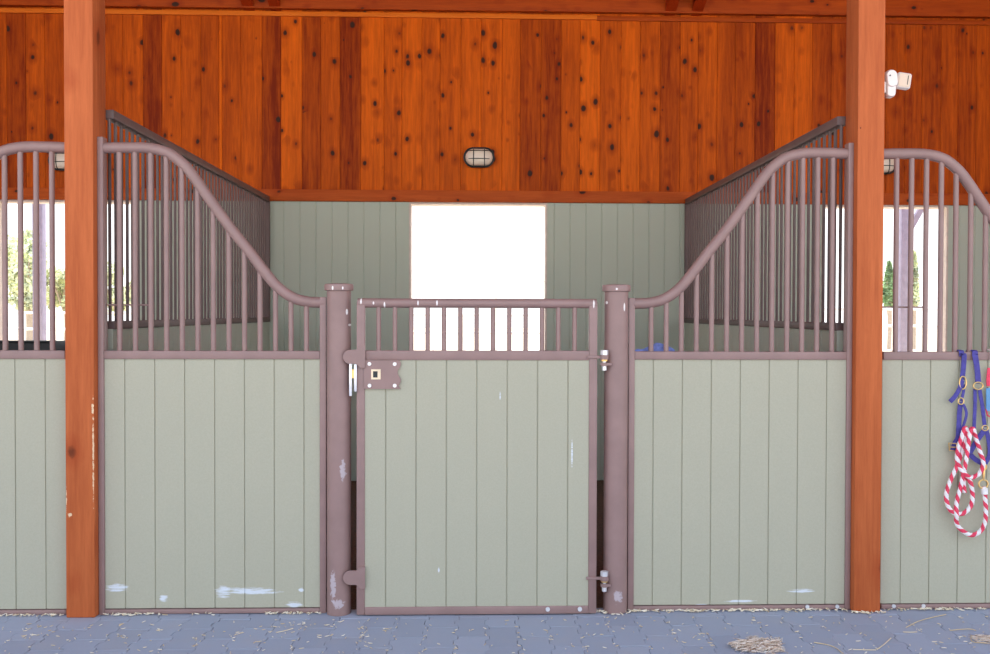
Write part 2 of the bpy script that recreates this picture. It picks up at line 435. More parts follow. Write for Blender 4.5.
# latch plate with a wavy free edge
def P(u, v, Y=GY): p = at(u, v, Y); return (p.x, p.z)
o = [P(364.5, 360), P(400.5, 360)]
for k in range(17):
    t = k / 16; o.append(P(399.6 + 1.7 * math.sin(t * 2 * PI * 1.5 + .4), 361 + t * 24.5))
o += [P(401, 388.5), P(364.5, 388.5)]
m = MB(); m.prism(o, -.026, -.0135); lp = m.build('latch_plate', m_steel, g)
for u, v in ((370, 363.6), (395.2, 363.8), (370.2, 385.2), (395.2, 385.2)):
    x, z = P(u, v); q = MB(); q.lathe([(.0085, -.031), (.0095, -.028), (.0095, -.0255)], (x, 0, z), 14, 'y'); q.build('rivet', m_zinc, lp)
x0, z0 = P(371.8, 379); x1, z1 = P(381.2, 369)
q = MB(); t_ = .009
q.box((x0, -.029, z0), (x1, -.0255, z0 + t_)); q.box((x0, -.029, z1 - t_), (x1, -.0255, z1)); q.box((x0, -.029, z0 + t_), (x0 + t_, -.0255, z1 - t_)); q.box((x1 - t_ * 1.6, -.029, z0 + t_), (x1, -.0255, z1 - t_)); q.build('keeper_frame', m_keeper, lp)
q = MB(); q.box((x0 + t_, -.027, z0 + t_), (x1 - t_ * 1.6, -.0258, z1 - t_)); q.build('slot', m_black, lp)
# latch tongues overlapping the post
def tongue(vc, h0, name):
    o = []
    cx, cz = P(351, vc); rr = .034
    for k in range(13):
        w = PI / 2 + PI * k / 12; o.append((cx + rr * math.cos(w), cz + rr * math.sin(w)))
    p = P(357, vc + 8); o += [(p[0], cz - rr), (P(361, 0)[0], cz - .052), (P(366, 0)[0], cz - .054), (P(366, 0)[0], cz + .052), (P(361, 0)[0], cz + .05), (p[0], cz + rr)]
    m = MB(); m.prism(o, -.034, -.0205); return m.build(name, m_steel, g)
tg = tongue(356.5, 0, 'latch_tongue'); tongue(576, 0, 'latch_tongue')
for u, a, b in ((351.3, 364, 395.5), (356.2, 366, 391)):
    x, z = P(u, a); z2 = P(u, b)[1]
    q = MB(); q.box((x - .0065, -.033, z2), (x + .0065, -.022, z + .01), bev=.002); q.build('latch_bolt', m_zinc, tg)
x, z = P(353.8, 372); q = MB(); q.box((x - .007, -.028, z - .028), (x + .007, -.022, z + .014)); q.build('latch_spring', m_brass, tg)
# hinges: strap on the gate carries the pin, the other strap is on the post
for vc in (357, 577):
    x, z = P(603.8, vc)
    m = MB(); m.box((P(588, 0)[0], -.027, z - .007), (x + .012, -.012, z + .007), bev=.003); m.tube([(x, -.02, z - .011), (x, -.02, z + .011)], .021, 18); hs = m.build('hinge_strap', m_steel, g)
    q = MB(); q.tube([(x, -.02, z - .062), (x, -.02, z + .022)], .0085, 12); q.build('hinge_pin', m_zinc, hs)
    q = MB(); q.tube([(x, -.02, z + .011), (x, -.02, z + .034)], .019, 6); q.build('nut', m_zinc, hs)
    q = MB(); q.tube([(x, -.02, z - .064), (x, -.02, z - .044)], .012, 6); q.build('nut', m_zinc, hs)
    q = MB(); q.tube([(x, -.02, z - .019), (x, -.02, z - .011)], .016, 16); q.build('washer', m_brass, hs)
    # hinge lug belongs to the post
    m = MB(); yy = GY - .02 + .015
    m.box((x - .018 - gx1, yy - .012, z - .041), (-.03, yy + .012, z - .027), bev=.003); m.tube([(x - gx1, yy, z - .042), (x - gx1, yy, z - .026)], .018, 16); m.build('hinge_lug', m_steel, gpr)

# ------------------------------------------------------------------ timber posts
def post(x0, x1, label, lean):
    r = MB(); xc = (x0 + x1) / 2; w = (x1 - x0) / 2
    bm_o = MB(); bm_o.box((-w, PYF, -.0), (w, PYF + PD, 5.02), bev=.006)
    o = bm_o.build('timber_post', m_post); o.location = (xc, 0, 0)
    tag(o, label, 'post', 'timber posts'); return o
pol = post(lx0, lx1, 'orange-stained square timber post left of the gated stall', 0)
por = post(rx0, rx1, 'orange-stained square timber post right of the gated stall, with white sensor', 0)
# packing boards between post and channel
for (a, b, lab) in ((lx1, -WX - .030, 'narrow timber packing strip between left post and steel channel'), (WX + .030, rx0, 'narrow timber packing strip between steel channel and right post')):
    if b - a > .004:
        m = MB(); m.box((a + .0005, -.030, 0), (b - .0005, .036, 3.2 if a < 0 else 3.2)); o = m.build('packing_strip', m_post); tag(o, lab, 'timber strip')

# ------------------------------------------------------------------ partitions
def partition(sg, label):
    x = sg * 1.833; r = empty('stall_partition', (x, 0, 0)); y0, y1 = .094, BY - .002
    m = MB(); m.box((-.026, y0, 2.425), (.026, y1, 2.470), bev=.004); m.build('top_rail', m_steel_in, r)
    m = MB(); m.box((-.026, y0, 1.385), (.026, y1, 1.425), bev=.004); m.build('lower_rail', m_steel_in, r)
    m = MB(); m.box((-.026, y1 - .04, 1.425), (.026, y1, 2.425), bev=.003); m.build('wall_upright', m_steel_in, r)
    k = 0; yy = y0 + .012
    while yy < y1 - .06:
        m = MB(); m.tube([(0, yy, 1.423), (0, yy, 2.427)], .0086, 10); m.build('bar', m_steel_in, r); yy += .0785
    m = MB(); o = MB()
    n = int((y1 - y0) / .1465); gs = [y0 + .1465 * (i + .5) for i in range(n + 1)]
    groove_panel(o, y0, y1, 0, 1.386, -.018, .018, gs, d=.005)
    o.v = [(-yv, xv, zv) for (xv, yv, zv) in o.v]
    o.build('board_infill', m_board_in, r)
    tag(r, label, 'stall partition', 'barred stall partitions'); return r
partition(-1, 'long barred partition running back from the left timber post')
partition(1, 'long barred partition running back from the right timber post')

# ------------------------------------------------------------------ back wall
wins = []   # x0, x1, z0, z1
wz1 = at(478, 202.8, BY).z; wz0 = 1.06
wins.append((at(-3, 300, BY).x, at(133, 300, BY).x, 1.18, wz1))
wins.append((at(409, 300, BY).x, at(547, 300, BY).x, wz0, wz1))
wins.append((at(821, 300, BY).x, at(947.5, 300, BY).x, wz0, wz1))
HEAD = 2.432
XL, XR = -6.2, 6.2
bw = MB(); step = .1385; x = XL
edges = []
k0 = at(283.8, 300, BY).x
xs = [k0 + step * i for i in range(-60, 80)]
xs = [q for q in xs if XL < q < XR]; xs = [XL] + xs + [XR]
cuts = sorted(set(xs + [w_ for q in wins for w_ in q[:2]]))
for a, b in zip(cuts, cuts[1:]):
    mid = (a + b) / 2; spans = [(-.08, HEAD)]
    for (p0, p1, z0, z1) in wins:
        if p0 < mid < p1: spans = [(-.08, z0), (z1, HEAD)]
    c0 = .006 if a in xs else 0; c1 = .006 if b in xs else 0
    for z0, z1 in spans:
        if z1 - z0 < .002: continue
        bw.prism_z([(a, BY + c0), (a + c0, BY), (b - c1, BY), (b, BY + c1), (b, BY + .12), (a, BY + .12)], z0, z1)
o = bw.build('wall_back', m_board_in, smooth=False); tag(o, kind='structure')
for i, (a, b, z0, z1) in enumerate(wins):
    r = empty('window_%d' % (i + 1), ((a + b) / 2, BY, z0)); tag(r, kind='structure')
    m = MB(); h = (b - a) / 2; t = .016; d0, d1 = -.004, .15; H = z1 - z0
    m.box((-h, d0, 0), (-h + t, d1, H)); m.box((h - t, d0, 0), (h, d1, H)); m.box((-h + t, d0, H - t), (h - t, d1, H)); m.box((-h + t, d0, 0), (h - t, d1, t))
    f = m.build('window_frame', m_pale, r, smooth=False)
# upper boarded wall
tones = [(-60, .4), (-41, .5), (-12, .4), (7, .12), (26, .5), (45, .45), (65, .35), (84, .5), (104, .35), (123, .65), (143, .15), (162, .62), (181, .5), (201, .42), (219, .95), (222, .4), (241, .58), (262, .12), (281, .78), (302, .28), (321, .55), (340, .2), (361, .75), (384, .6), (402, .78), (422, .66), (440, .56), (461, .75), (481, .78), (502, .76), (520, .25), (541, .28), (561, .58), (580, .8), (600, .66), (621, .66), (640, .6), (660, .28), (680, .5), (698, .45), (717, .35), (735, .28), (755, .15), (775, .66), (794, .82), (812, .28), (831, .3), (849, .35), (867, .3), (886, .28), (905, .35), (922, .3), (941, .36), (958, .28), (976, .35), (995, .3), (1014, .4), (1033, .3)]
uw = MB()
bx = [at(u, 100, BY).x for u, _ in tones]
tn = [t for _, t in tones]
while bx[0] > XL: bx.insert(0, bx[0] - .167); tn.insert(0, random.uniform(.25, .6))
bx.append(bx[-1] + .167)
while bx[-1] < XR: bx.append(bx[-1] + .167); tn.append(random.uniform(.2, .4))
zt = 4.32
for a, b, t in zip(bx, bx[1:], tn):
    a += .0006; b -= .0006
    uw.add(*(lambda o, z0, z1: ([(x_, y_, z0) for x_, y_ in o] + [(x_, y_, z1) for x_, y_ in o], [list(range(6)), list(range(6, 12))[::-1]] + [(i, i + 6, (i + 1) % 6 + 6, (i + 1) % 6) for i in range(6)]))([(a, BY + .003), (a + .003, BY), (b - .003, BY), (b, BY + .003), (b, BY + .12), (a, BY + .12)], HEAD, zt), tone=min(1, max(0, (t - .45) * .85 + .45)))
uw.box((XL, BY + .1205, HEAD), (XR, BY + .15, zt), tone=.3)  # unseen backing sheet, added to stop light through the board gaps
o = uw.build('wall_upper', m_wall, smooth=False); tag(o, kind='structure')
m = MB(); m.box((XL, BY - .03, HEAD + .002), (XR, BY - .0005, at(478, 190.5, BY - .03).z), bev=.003); o = m.build('trim_1', m_head); tag(o, kind='structure')
xs_ = at(597, 17, BY - .02).x
m = MB(); m.box((XL, BY - .022, 4.028), (xs_, BY - .0005, 4.066), bev=.002); o = m.build('trim_2', m_trimw); tag(o, kind='structure')
m = MB(); m.box((xs_ + .001, BY - .020, 4.022), (XR, BY - .0005, 4.060), bev=.002); o = m.build('trim_3', m_trimd); tag(o, kind='structure')
m = MB(); m.box((XL, BY - .06, 4.082), (XR, BY - .001, 4.31), bev=.003); o = m.build('trim_4', m_beam); tag(o, kind='structure')
# roof: rises from the back wall to a ridge over the posts, falls to the front eave
SL = .37
def roofz(y): return 4.073 + SL * (BY - y) if y > -.1 else 4.073 + SL * (BY + .1) - SL * (-.1 - y)
EAVE = -2.3
for X0 in (-1.985, -1.755, 1.665, 1.90):
    m = MB(); w = .046
    for (ya, yb) in ((BY - .002, -.1), (-.1, EAVE)):
        za, zb = roofz(ya), roofz(yb)
        vs = [(sx * w, y, z + dz) for (y, z) in ((ya, za), (yb, zb)) for dz in (0, .22) for sx in (-1, 1)]
        m.add(vs, [(0, 1, 3, 2), (4, 6, 7, 5), (0, 4, 5, 1), (2, 3, 7, 6), (0, 2, 6, 4), (1, 5, 7, 3)])
    o = m.build('rafter', m_raft, smooth=False); o.location.x = X0
    tag(o, {-1.985: 'outer rafter of the pair above the left timber post', -1.755: 'inner rafter of the pair above the left timber post', 1.665: 'inner rafter of the pair above the right timber post', 1.90: 'outer rafter of the pair above the right timber post'}[X0], 'rafter', 'paired roof rafters')
m = MB()
for (ya, yb) in ((BY + .5, -.1), (-.1, EAVE - .1)):
    n = 16 if ya > 0 else 9
    for i in range(n):
        y0 = ya + (yb - ya) * i / n; y1 = ya + (yb - ya) * (i + 1) / n
        z0, z1 = roofz(y0) + .225, roofz(y1) + .225; th = .05
        vs = [(x_, y_, z_ + dz) for (y_, z_) in ((y0, z0), (y1 + .002, z1)) for dz in (0, th) for x_ in (XL, XR)]
        m.add(vs, [(0, 1, 3, 2), (4, 6, 7, 5), (0, 4, 5, 1), (2, 3, 7, 6), (0, 2, 6, 4), (1, 5, 7, 3)])
o = m.build('ceiling', m_ceil, smooth=False); tag(o, kind='structure')
for nm, x in (('unseen_wall_left', XL), ('unseen_wall_right', XR)):  # unseen solid side walls, added to keep light from leaking in
    m = MB(); s_ = -1 if x < 0 else 1
    m.add([(x + dx, y, z) for dx in (0, .1 * s_) for (y, z) in ((0, 0), (BY + .12, 0), (BY + .12, 4.2), (-.1, 5.6), (0, 5.6))], [(0, 1, 2, 3, 4), (9, 8, 7, 6, 5), (0, 5, 6, 1), (1, 6, 7, 2), (2, 7, 8, 3), (3, 8, 9, 4), (4, 9, 5, 0)])
    o = m.build(nm, m_wall, smooth=False); tag(o, kind='structure')

# ------------------------------------------------------------------ ground
fl = MB()
PW, PL = .143, .27      # interlocking pavers: wavy long joints, cross joints staggered from column to column
def wave(y):
    t = (y / (PL / 2)) % 1.0
    return .0095 * (1 if t < .40 else 1 - (t - .40) / .1 * 2 if t < .5 else -1 if t < .90 else -1 + (t - .90) / .1 * 2)
for i in range(-44, 45):
    for j in range(0, 25):
        y1 = .03 - j * PL + (PL / 2 if i % 2 else 0); y0 = y1 - PL
        if y1 > .04: y1 = .035
        xo = i * PW + .04; gp = .0011; zt_ = random.uniform(-.0010, .0010); xj = random.gauss(0, .0007)
        ks_ = [k / 20 for k in range(21)]
        ys_ = [y0 + gp + (y1 - y0 - 2 * gp) * k for k in ks_]
        o = [(xo + gp + xj + wave(y), y) for y in ys_] + [(xo + PW - gp + xj + wave(y), y) for y in reversed(ys_)]
        n = len(o); cx_ = xo + PW / 2; cy_ = (y0 + y1) / 2
        ins = [(p[0] + (.003 if q < n // 2 else -.003), cy_ + (p[1] - cy_) * .978) for q, p in enumerate(o)]
        vs = [(x_, y_, -.02) for x_, y_ in o] + [(x_, y_, -.0022 + zt_) for x_, y_ in o] + [(x_, y_, zt_ - .0012) for x_, y_ in ins]
        fs = [(k, (k + 1) % n, (k + 1) % n + n, k + n) for k in range(n)] + [(k + n, (k + 1) % n + n, (k + 1) % n + 2 * n, k + 2 * n) for k in range(n)] + [list(range(2 * n, 3 * n))]
        fl.add(vs, fs)
o = fl.build('floor', m_paver, smooth=False); tag(o, kind='structure')
m = MB(); m.box((-7, -6.4, -.06), (7, .03, -.006)); o = m.build('floor_bed', m_joint, smooth=False); tag(o, kind='structure')
m = MB(); m.box((XL, .032, -.06), (XR, BY, -.002)); o = m.build('floor_stall', m_bed, smooth=False); tag(o, kind='structure')
m = MB(); m.box((-60, -60, -.2), (60, 90, -.062)); o = m.build('ground', m_sand, smooth=False); tag(o, kind='structure')

# ------------------------------------------------------------------ bulkhead lamps
def stadium(w, h, n=10, c=(0, 0)):
    o = []; r = h / 2 * .98; ax = w / 2 - r * .95
    for sgn, a0 in ((1, -PI / 2), (-1, PI / 2)):
        for k in range(n + 1):
            t = a0 + PI * k / n; o.append((c[0] + sgn * ax + r * .95 * math.cos(t), c[1] + r * math.sin(t)))
    return o
def lamp(u, v, label):
    p = at(u, v, BY); r = empty('wall_lamp', (p.x, BY, p.z))
    m = MB(); m.prism(stadium(.265, .172), -.035, -.0005); m.build('housing', m_black, r)
    m = MB(); o1 = stadium(.238, .148); rings = []
    vs = []; n = len(o1)
    prof = [(1, -.035), (.98, -.055), (.88, -.072), (.65, -.084), (.35, -.09)]
    for (s_, y) in prof: vs += [(x * s_, y, z * s_) for x, z in o1]
    fs = [(i * n + k, i * n + (k + 1) % n, (i + 1) * n + (k + 1) % n, (i + 1) * n + k) for i in range(len(prof) - 1) for k in range(n)] + [list(range((len(prof) - 1) * n, len(prof) * n))]
    m.add(vs, fs); m.build('lens', m_lens, r)
    q = MB(); q.tube([(x, -.04, z) for x, z in stadium(.262, .168)], .0055, 8, closed=True); gd = q.build('guard_rim', m_black, r)
    for x in (-.047, .047):
        q = MB(); q.tube(spline([(x, -.038, -.083), (x, -.078, -.06), (x, -.095, 0), (x, -.078, .06), (x, -.038, .083)], 5), .0036, 8); q.build('guard_bar', m_black, gd)
    for z in (-.018, .052):
        e = .125 if z < 0 else .105
        q = MB(); q.tube(spline([(-e, -.038, z), (-.08, -.08, z), (0, -.094, z), (.08, -.08, z), (e, -.038, z)], 5), .0036, 8); q.build('guard_bar', m_black, gd)
    tag(r, label, 'wall lamp', 'oval bulkhead lamps'); return r
lamp(479, 158, 'oval caged wall lamp above the middle window')
lamp(66, 161, 'oval caged wall lamp above the left window, half hidden by left post')
lamp(880, 165, 'oval caged wall lamp above the right window, half hidden by right post')

# ------------------------------------------------------------------ white sensor on the right post
SY = PYF + .045
r = empty('outdoor_sensor', (rx1, SY, at(884, 84, SY).z)); bx_, bz_ = rx1, at(884, 84, SY).z
def L_(u, v): p = at(u, v, SY); return (p.x - bx_, p.z - bz_)
def rrect(cx, cz, w, h, rad, ang):
    o = []
    for sx, sz, a0 in ((1, 1, 0), (-1, 1, PI / 2), (-1, -1, PI), (1, -1, 3 * PI / 2)):
        for k in range(6):
            t = a0 + PI / 2 * k / 5; x = sx * (w / 2 - rad) + rad * math.cos(t); z = sz * (h / 2 - rad) + rad * math.sin(t)
            o.append((cx + x * math.cos(ang) - z * math.sin(ang), cz + x * math.sin(ang) + z * math.cos(ang)))
    return o
def soft_prism(mb, o, y0, y1, ins=.88):
    n = len(o); cx = sum(p[0] for p in o) / n; cz = sum(p[1] for p in o) / n; d = (y1 - y0) * .18; vs = []
    for (s_, y) in ((ins, y0), (1, y0 + d), (1, y1 - d), (ins, y1)): vs += [(cx + (x - cx) * s_, y, cz + (z - cz) * s_) for x, z in o]
    fs = [(i * n + k, i * n + (k + 1) % n, (i + 1) * n + (k + 1) % n, (i + 1) * n + k) for i in range(3) for k in range(n)] + [list(range(n)), list(range(3 * n, 4 * n))[::-1]]
    mb.add(vs, fs)
m = MB(); c = L_(884.5, 88); m.box((0.0005, -.02, c[1] - .028), (.016, .025, c[1] + .028), bev=.005); m.build('mounting_foot', m_white, r)
m = MB(); c = L_(890, 79.5); soft_prism(m, rrect(c[0], c[1], .055, .088, .026, .12), -.03, .03); m.build('sensor_body', m_white, r)
m = MB(); c = L_(890, 90.5); soft_prism(m, rrect(c[0], c[1], .044, .07, .016, -.06), -.022, .026); m.build('lower_body', m_white, r)
m = MB(); a = L_(893, 82); b = L_(898, 83); m.tube([(a[0], 0, a[1]), (b[0], -.005, b[1])], .01, 12); m.build('swivel_arm', m_white, r)
m = MB(); c = L_(903, 81.2); soft_prism(m, rrect(c[0], c[1], .070, .078, .012, -.14), -.018, .02); hd = m.build('head', m_white, r)
q = MB(); soft_prism(q, rrect(c[0] - .001, c[1], .056, .064, .008, -.14), -.0225, -.0175); fp = q.build('face_plate', m_peach, hd)
q = MB(); soft_prism(q, rrect(c[0] + .014, c[1], .003, .045, .001, -.14), -.0245, -.0222); q.build('seam', m_black, hd)
q = MB(); c = L_(887.3, 77); q.lathe([(.0035, -.034), (.0035, -.028)], (c[0], 0, c[1]), 12, 'y'); q.build('indicator_hole', m_black, r)
tag(r, 'small white two-part sensor with square head on the right timber post', 'sensor')

# ------------------------------------------------------------------ halter and lead rope on the right
HY = -.040
def h1(x, y, dy=0): p = at(935 + x / 6.55, 340 + y / 6.54, HY + dy); return p
def h2(x, y, dy=0): p = at(935 + x / 5.24, 420 + y / 5.24, HY + dy); return p
def ribbon(mb, pts, w, th=.003):
    pts = spline(pts, 6); m = len(pts); vs = []
    for i, p in enumerate(pts):
        t = (pts[min(i + 1, m - 1)] - pts[max(i - 1, 0)]).normalized()
        # the width lies in the wall plane where the strap hangs, along x where it runs over the rail
        n = Vector((1, 0, 0)) if abs(t.x) < .25 or abs(t.y) > .5 else Vector((-t.z, 0, t.x)) * (1 if -t.z > 0 else -1)
        n = (n - t * n.dot(t)).normalized(); b = t.cross(n)
        for sx, sy in ((-1, -1), (1, -1), (1, 1), (-1, 1)): vs.append(p + n * (w / 2 * sx) + b * (th / 2 * sy))
    fs = [(i * 4 + k, i * 4 + (k + 1) % 4, i * 4 + 4 + (k + 1) % 4, i * 4 + 4 + k) for i in range(m - 1) for k in range(4)] + [(0, 1, 2, 3), tuple((m - 1) * 4 + k for k in (3, 2, 1, 0))]
    mb.add(vs, fs)
ha = empty('halter', h1(200, 60)); hal = ha.location.copy()
tag(ha, 'navy blue webbing horse halter hung over the middle rail near the right photo edge', 'halter')
def part(name, mat, fn, parent=None, base=None):
    m = MB(); fn(m); b = base if base is not None else hal
    m.v = [tuple(Vector(v) - b) for v in m.v]
    return m.build(name, mat, parent if parent is not None else ha)
top = HM_T + .003
def over(x):    # points over the rail top
    p = h1(x, 40); return [(p.x, .031, HM_T - .03), (p.x, .029, top + .002), (p.x, .012, top + .005), (p.x, -.012, top + .005), (p.x, -.029, top + .001), (p.x, -.033, top - .02)]
part('crown_strap', m_blue, lambda m: ribbon(m, over(180) + [h1(190, 100), h1(186, 180), h1(178, 260, -.004)], .025))
part('cheek_strap', m_blue, lambda m: ribbon(m, over(268) + [h1(262, 100), h1(275, 180), h1(284, 285, -.004)], .028))
part('strap_tail', m_blue, lambda m: ribbon(m, [h1(180, 262, -.008), h1(160, 320, -.012), h1(130, 370, -.012), h1(98, 404, -.012)], .022))
part('strap', m_blue, lambda m: ribbon(m, [h1(190, 290, 0), h1(186, 340), h1(172, 400)], .014))
part('nose_strap', m_blue, lambda m: ribbon(m, [h1(168, 405), h1(160, 480), h1(156, 560), h1(150, 640), h2(105, 120), h2(92, 160)], .024))
part('strap', m_blue, lambda m: ribbon(m, [h1(172, 405, -.006), h1(195, 440, -.006), h1(206, 480, -.006), h1(196, 530, -.006), h1(172, 590, -.006), h2(130, 60, -.006)], .013))
part('strap', m_blue, lambda m: ribbon(m, [h1(262, 318), h1(262, 420), h1(259, 500), h1(255, 590)], .017))
part('strap', m_blue, lambda m: ribbon(m, [h1(290, 315, -.004), h1(308, 420, -.004), h1(318, 500, -.004), h1(326, 570, -.004)], .019))
part('noseband', m_blue, lambda m: ribbon(m, [h2(262, 50, -.008), h2(225, 100, -.008), h2(178, 178, -.008)], .026))
part('noseband', m_blue, lambda m: ribbon(m, [h2(172, 168, -.004), h2(210, 205, -.004), h2(256, 232, -.004)], .024))
part('chin_strap', m_blue, lambda m: ribbon(m, [h2(268, 50), h2(282, 110), h2(286, 180), h2(262, 230)], .022))
def ring(m, c, rx, rz, th, y=0): m.tube([(c.x + rx * math.cos(a), c.y + y, c.z + rz * math.sin(a)) for a in [2 * PI * k / 20 for k in range(20)]], th, 8, closed=True)
part('buckle', m_brass, lambda m: ring(m, h1(182, 280, -.01), .017, .032, .0032))
part('square_ring', m_brass, lambda m: ring(m, h1(170, 400, -.01), .014, .016, .003))
part('square_ring', m_brass, lambda m: ring(m, h1(282, 300, -.01), .024, .018, .0036))
part('round_ring', m_brass, lambda m: ring(m, h1(328, 576, -.012), .015, .013, .003))
def sqb(m):
    c = h2(95, 142, -.01); m.tube([(c.x - .018, c.y, c.z - .016), (c.x + .02, c.y, c.z - .020), (c.x + .016, c.y, c.z + .018), (c.x - .022, c.y, c.z + .020)], .0035, 8, closed=True); m.tube([(c.x - .02, c.y, c.z), (c.x + .018, c.y, c.z)], .0025, 6)
part('buckle', m_brass, sqb)

RB = HY - .018
path = [(258, 352, 0), (262, 400, 0), (266, 460, 0), (263, 530, 0), (240, 580, 0), (195, 603, 0), (150, 585, 0), (115, 545, 0), (104, 490, -.016), (112, 440, 0), (128, 375, 0), (140, 300, -.01), (152, 210, -.02), (166, 110, -.02), (180, 52, -.014), (196, 48, -.01), (214, 95, 0), (236, 165, 0), (250, 225, -.006), (234, 278, 0), (195, 300, 0), (160, 290, -.02), (132, 260, -.012), (116, 215, 0), (122, 150, 0), (142, 85, 0), (158, 44, .004), (170, 60, .004), (158, 120, .006), (140, 190, .012), (112, 250, 0), (84, 310, 0), (60, 385, 0), (68, 450, 0), (100, 487, 0), (150, 488, 0), (190, 445, 0), (196, 385, 0), (180, 325, -.01), (165, 290, .012), (152, 320, .004), (156, 380, .004)]
rp = spline([Vector(at(935 + x / 5.24, 420 + y / 5.24, RB)) + Vector((0, dy, 0)) for x, y, dy in path], 9)
rt = MB(); R_ = .0050; acc = 0; strands = [[], [], [], []]; upv = Vector((0, 1, 0))
for i, p in enumerate(rp):
    if i: acc += (p - rp[i - 1]).length
    t = (rp[min(i + 1, len(rp) - 1)] - rp[max(i - 1, 0)]).normalized(); a = t.cross(upv).normalized(); b = a.cross(t)
    for k in range(4):
        w = acc / .058 * 2 * PI + k * PI / 2
        strands[k].append(p + a * math.cos(w) * R_ + b * math.sin(w) * R_)
for k in range(4): rt.tube(strands[k], .0064, 7, mi=0 if k < 2 else 1)
base = Vector(rp[len(rp) // 2])
rt.v = [tuple(Vector(v) - base) for v in rt.v]
ro = empty('lead_rope', base); rope = rt.build('twisted_rope', [m_red, m_wht], ro)
tag(ro, 'red and white twisted lead rope coiled and hung on the blue halter', 'lead rope')
part('snap_eye', m_brass, lambda m: ring(m, h2(253, 336, -.018), .023, .021, .0042), ro, base)
def snap(m):
    a = h2(254, 312, -.018); b = h2(256, 262, -.018); c = h2(264, 236, -.016)
    m.tube([a, (a + b) / 2, b, c], [.005, .007, .005, .004], 10); ring(m, h2(258, 246, -.018), .012, .015, .003)
part('snap_hook', m_brass, snap, ro, base)
part('whipping', m_wht, lambda m: m.tube([h2(258, 358, -.018), h2(260, 388, -.018)], .0155, 12), ro, base)

# second tack item cut by the right photo edge
b0 = at(989, 378, HY); ob = empty('webbing_strap', b0)
tag(ob, 'light blue and red webbing strap hanging at the right photo edge beside the halter', 'strap')
def W(u, v, dy=0): return at(u, v, HY + dy)
part('light_blue_webbing', m_lblue, lambda m: ribbon(m, [W(989.5, 388), W(989.5, 400), W(989.5, 411)], .034, .006), ob, b0)
part('red_loop', m_red, lambda m: ribbon(m, [W(990.5, 368), W(989.5, 378), W(989.5, 386)], .03, .004), ob, b0)
part('red_loop', m_red, lambda m: m.tube([W(986, 409), W(987.5, 415.5), W(991, 417), W(994, 415), W(994, 409)], .0035, 8), ob, b0)
def hook(m):
    p = W(991, 366); m.tube(spline([(p.x, .034, HM_T - .03), (p.x, .030, top + .006), (p.x, .012, top + .008), (p.x, -.014, top + .008), (p.x, -.034, top + .004), (p.x, -.037, top - .02), tuple(W(991, 369))], 5), .004, 8)
part('hanging_hook', m_zinc, hook, ob, b0)

# ------------------------------------------------------------------ blue bag over the rail inside the right panel
bg = MB(); n, mrows = 34, 14
for side in (0,):
    vs = []
    pl0 = at(634.5, 348, .03).x; pl1 = at(676, 348, .03).x
    prof = [(0, .5), (.1, 2.5), (.25, 2.0), (.35, 5.0), (.55, 8.8), (.7, 6.8), (.8, 7.0), (.9, 3.4), (1, .8)]
    def top_h(t):
        for (a, ha_), (b, hb_) in zip(prof, prof[1:]):
            if a <= t <= b: return (ha_ + (hb_ - ha_) * (t - a) / (b - a)) * .0049
        return 0
    for i in range(n + 1):
        t = i / n; x = pl0 + (pl1 - pl0) * t; hh = top_h(t); bot = HM_T - .22 - .05 * math.sin(t * 5)
        for k in range(mrows + 1):
            w = 2 * PI * k / (mrows + 1)
            zc = (HM_T + hh + bot) / 2; zr = (HM_T + hh - bot) / 2; thick = .028 * math.sin(PI * min(1, max(.08, t))) + .012
            y = .062 + thick * math.cos(w) + .006 * noise.noise(Vector((x * 30, k * .7, 0)))
            vs.append((x, max(.030, y), zc + zr * math.sin(w) + .004 * noise.noise(Vector((x * 40, w, 3)))))
    q = mrows + 1
    fs = [(i * q + k, i * q + (k + 1) % q, (i + 1) * q + (k + 1) % q, (i + 1) * q + k) for i in range(n) for k in range(q)] + [list(range(q)), list(range(n * q, (n + 1) * q))[::-1]]
    bg.add(vs, fs)
bc = Vector(((pl0 + pl1) / 2, .05, 1.05)); bg.v = [tuple(Vector(v) - bc) for v in bg.v]
o = bg.build('cloth_bag', m_bluebag); o.location = bc
tag(o, 'crumpled blue cloth bag just behind the middle rail, right of the hinge post', 'bag')

# added dark box, stands in for the dark band at the left window
tx0, tx1 = at(-20, 345, BY - .2).x, at(61, 345, BY - .2).x
tr = empty('dark_band_box', ((tx0 + tx1) / 2, BY - .2, .9)); hw = (tx1 - tx0) / 2
m = MB(); zt1 = at(30, 341, BY - .2).z - .9
m.box((-hw, -.17, -.02), (hw, .195, .0)); m.box((-hw, -.17, 0), (hw, -.15, zt1)); m.box((-hw, .175, 0), (hw, .195, zt1)); m.box((-hw, -.15, 0), (-hw + .02, .175, zt1)); m.box((hw - .02, -.15, 0), (hw, .175, zt1))
m.build('box_body', m_dark_band, tr, smooth=False)
m = MB(); m.tube([(-hw, -.175, zt1), (hw, -.175, zt1)], .012, 10); m.build('rolled_rim', m_dark_band, tr)
for sx in (-hw + .06, hw - .06):
    m = MB(); m.box((sx - .02, .10, -.12), (sx + .02, .197, -.021)); m.build('mounting_bracket', m_dark_band, tr, smooth=False)
tag(tr, 'made-up dark box for the dark band under the left window, seen through the bars left of the left post', 'trough')

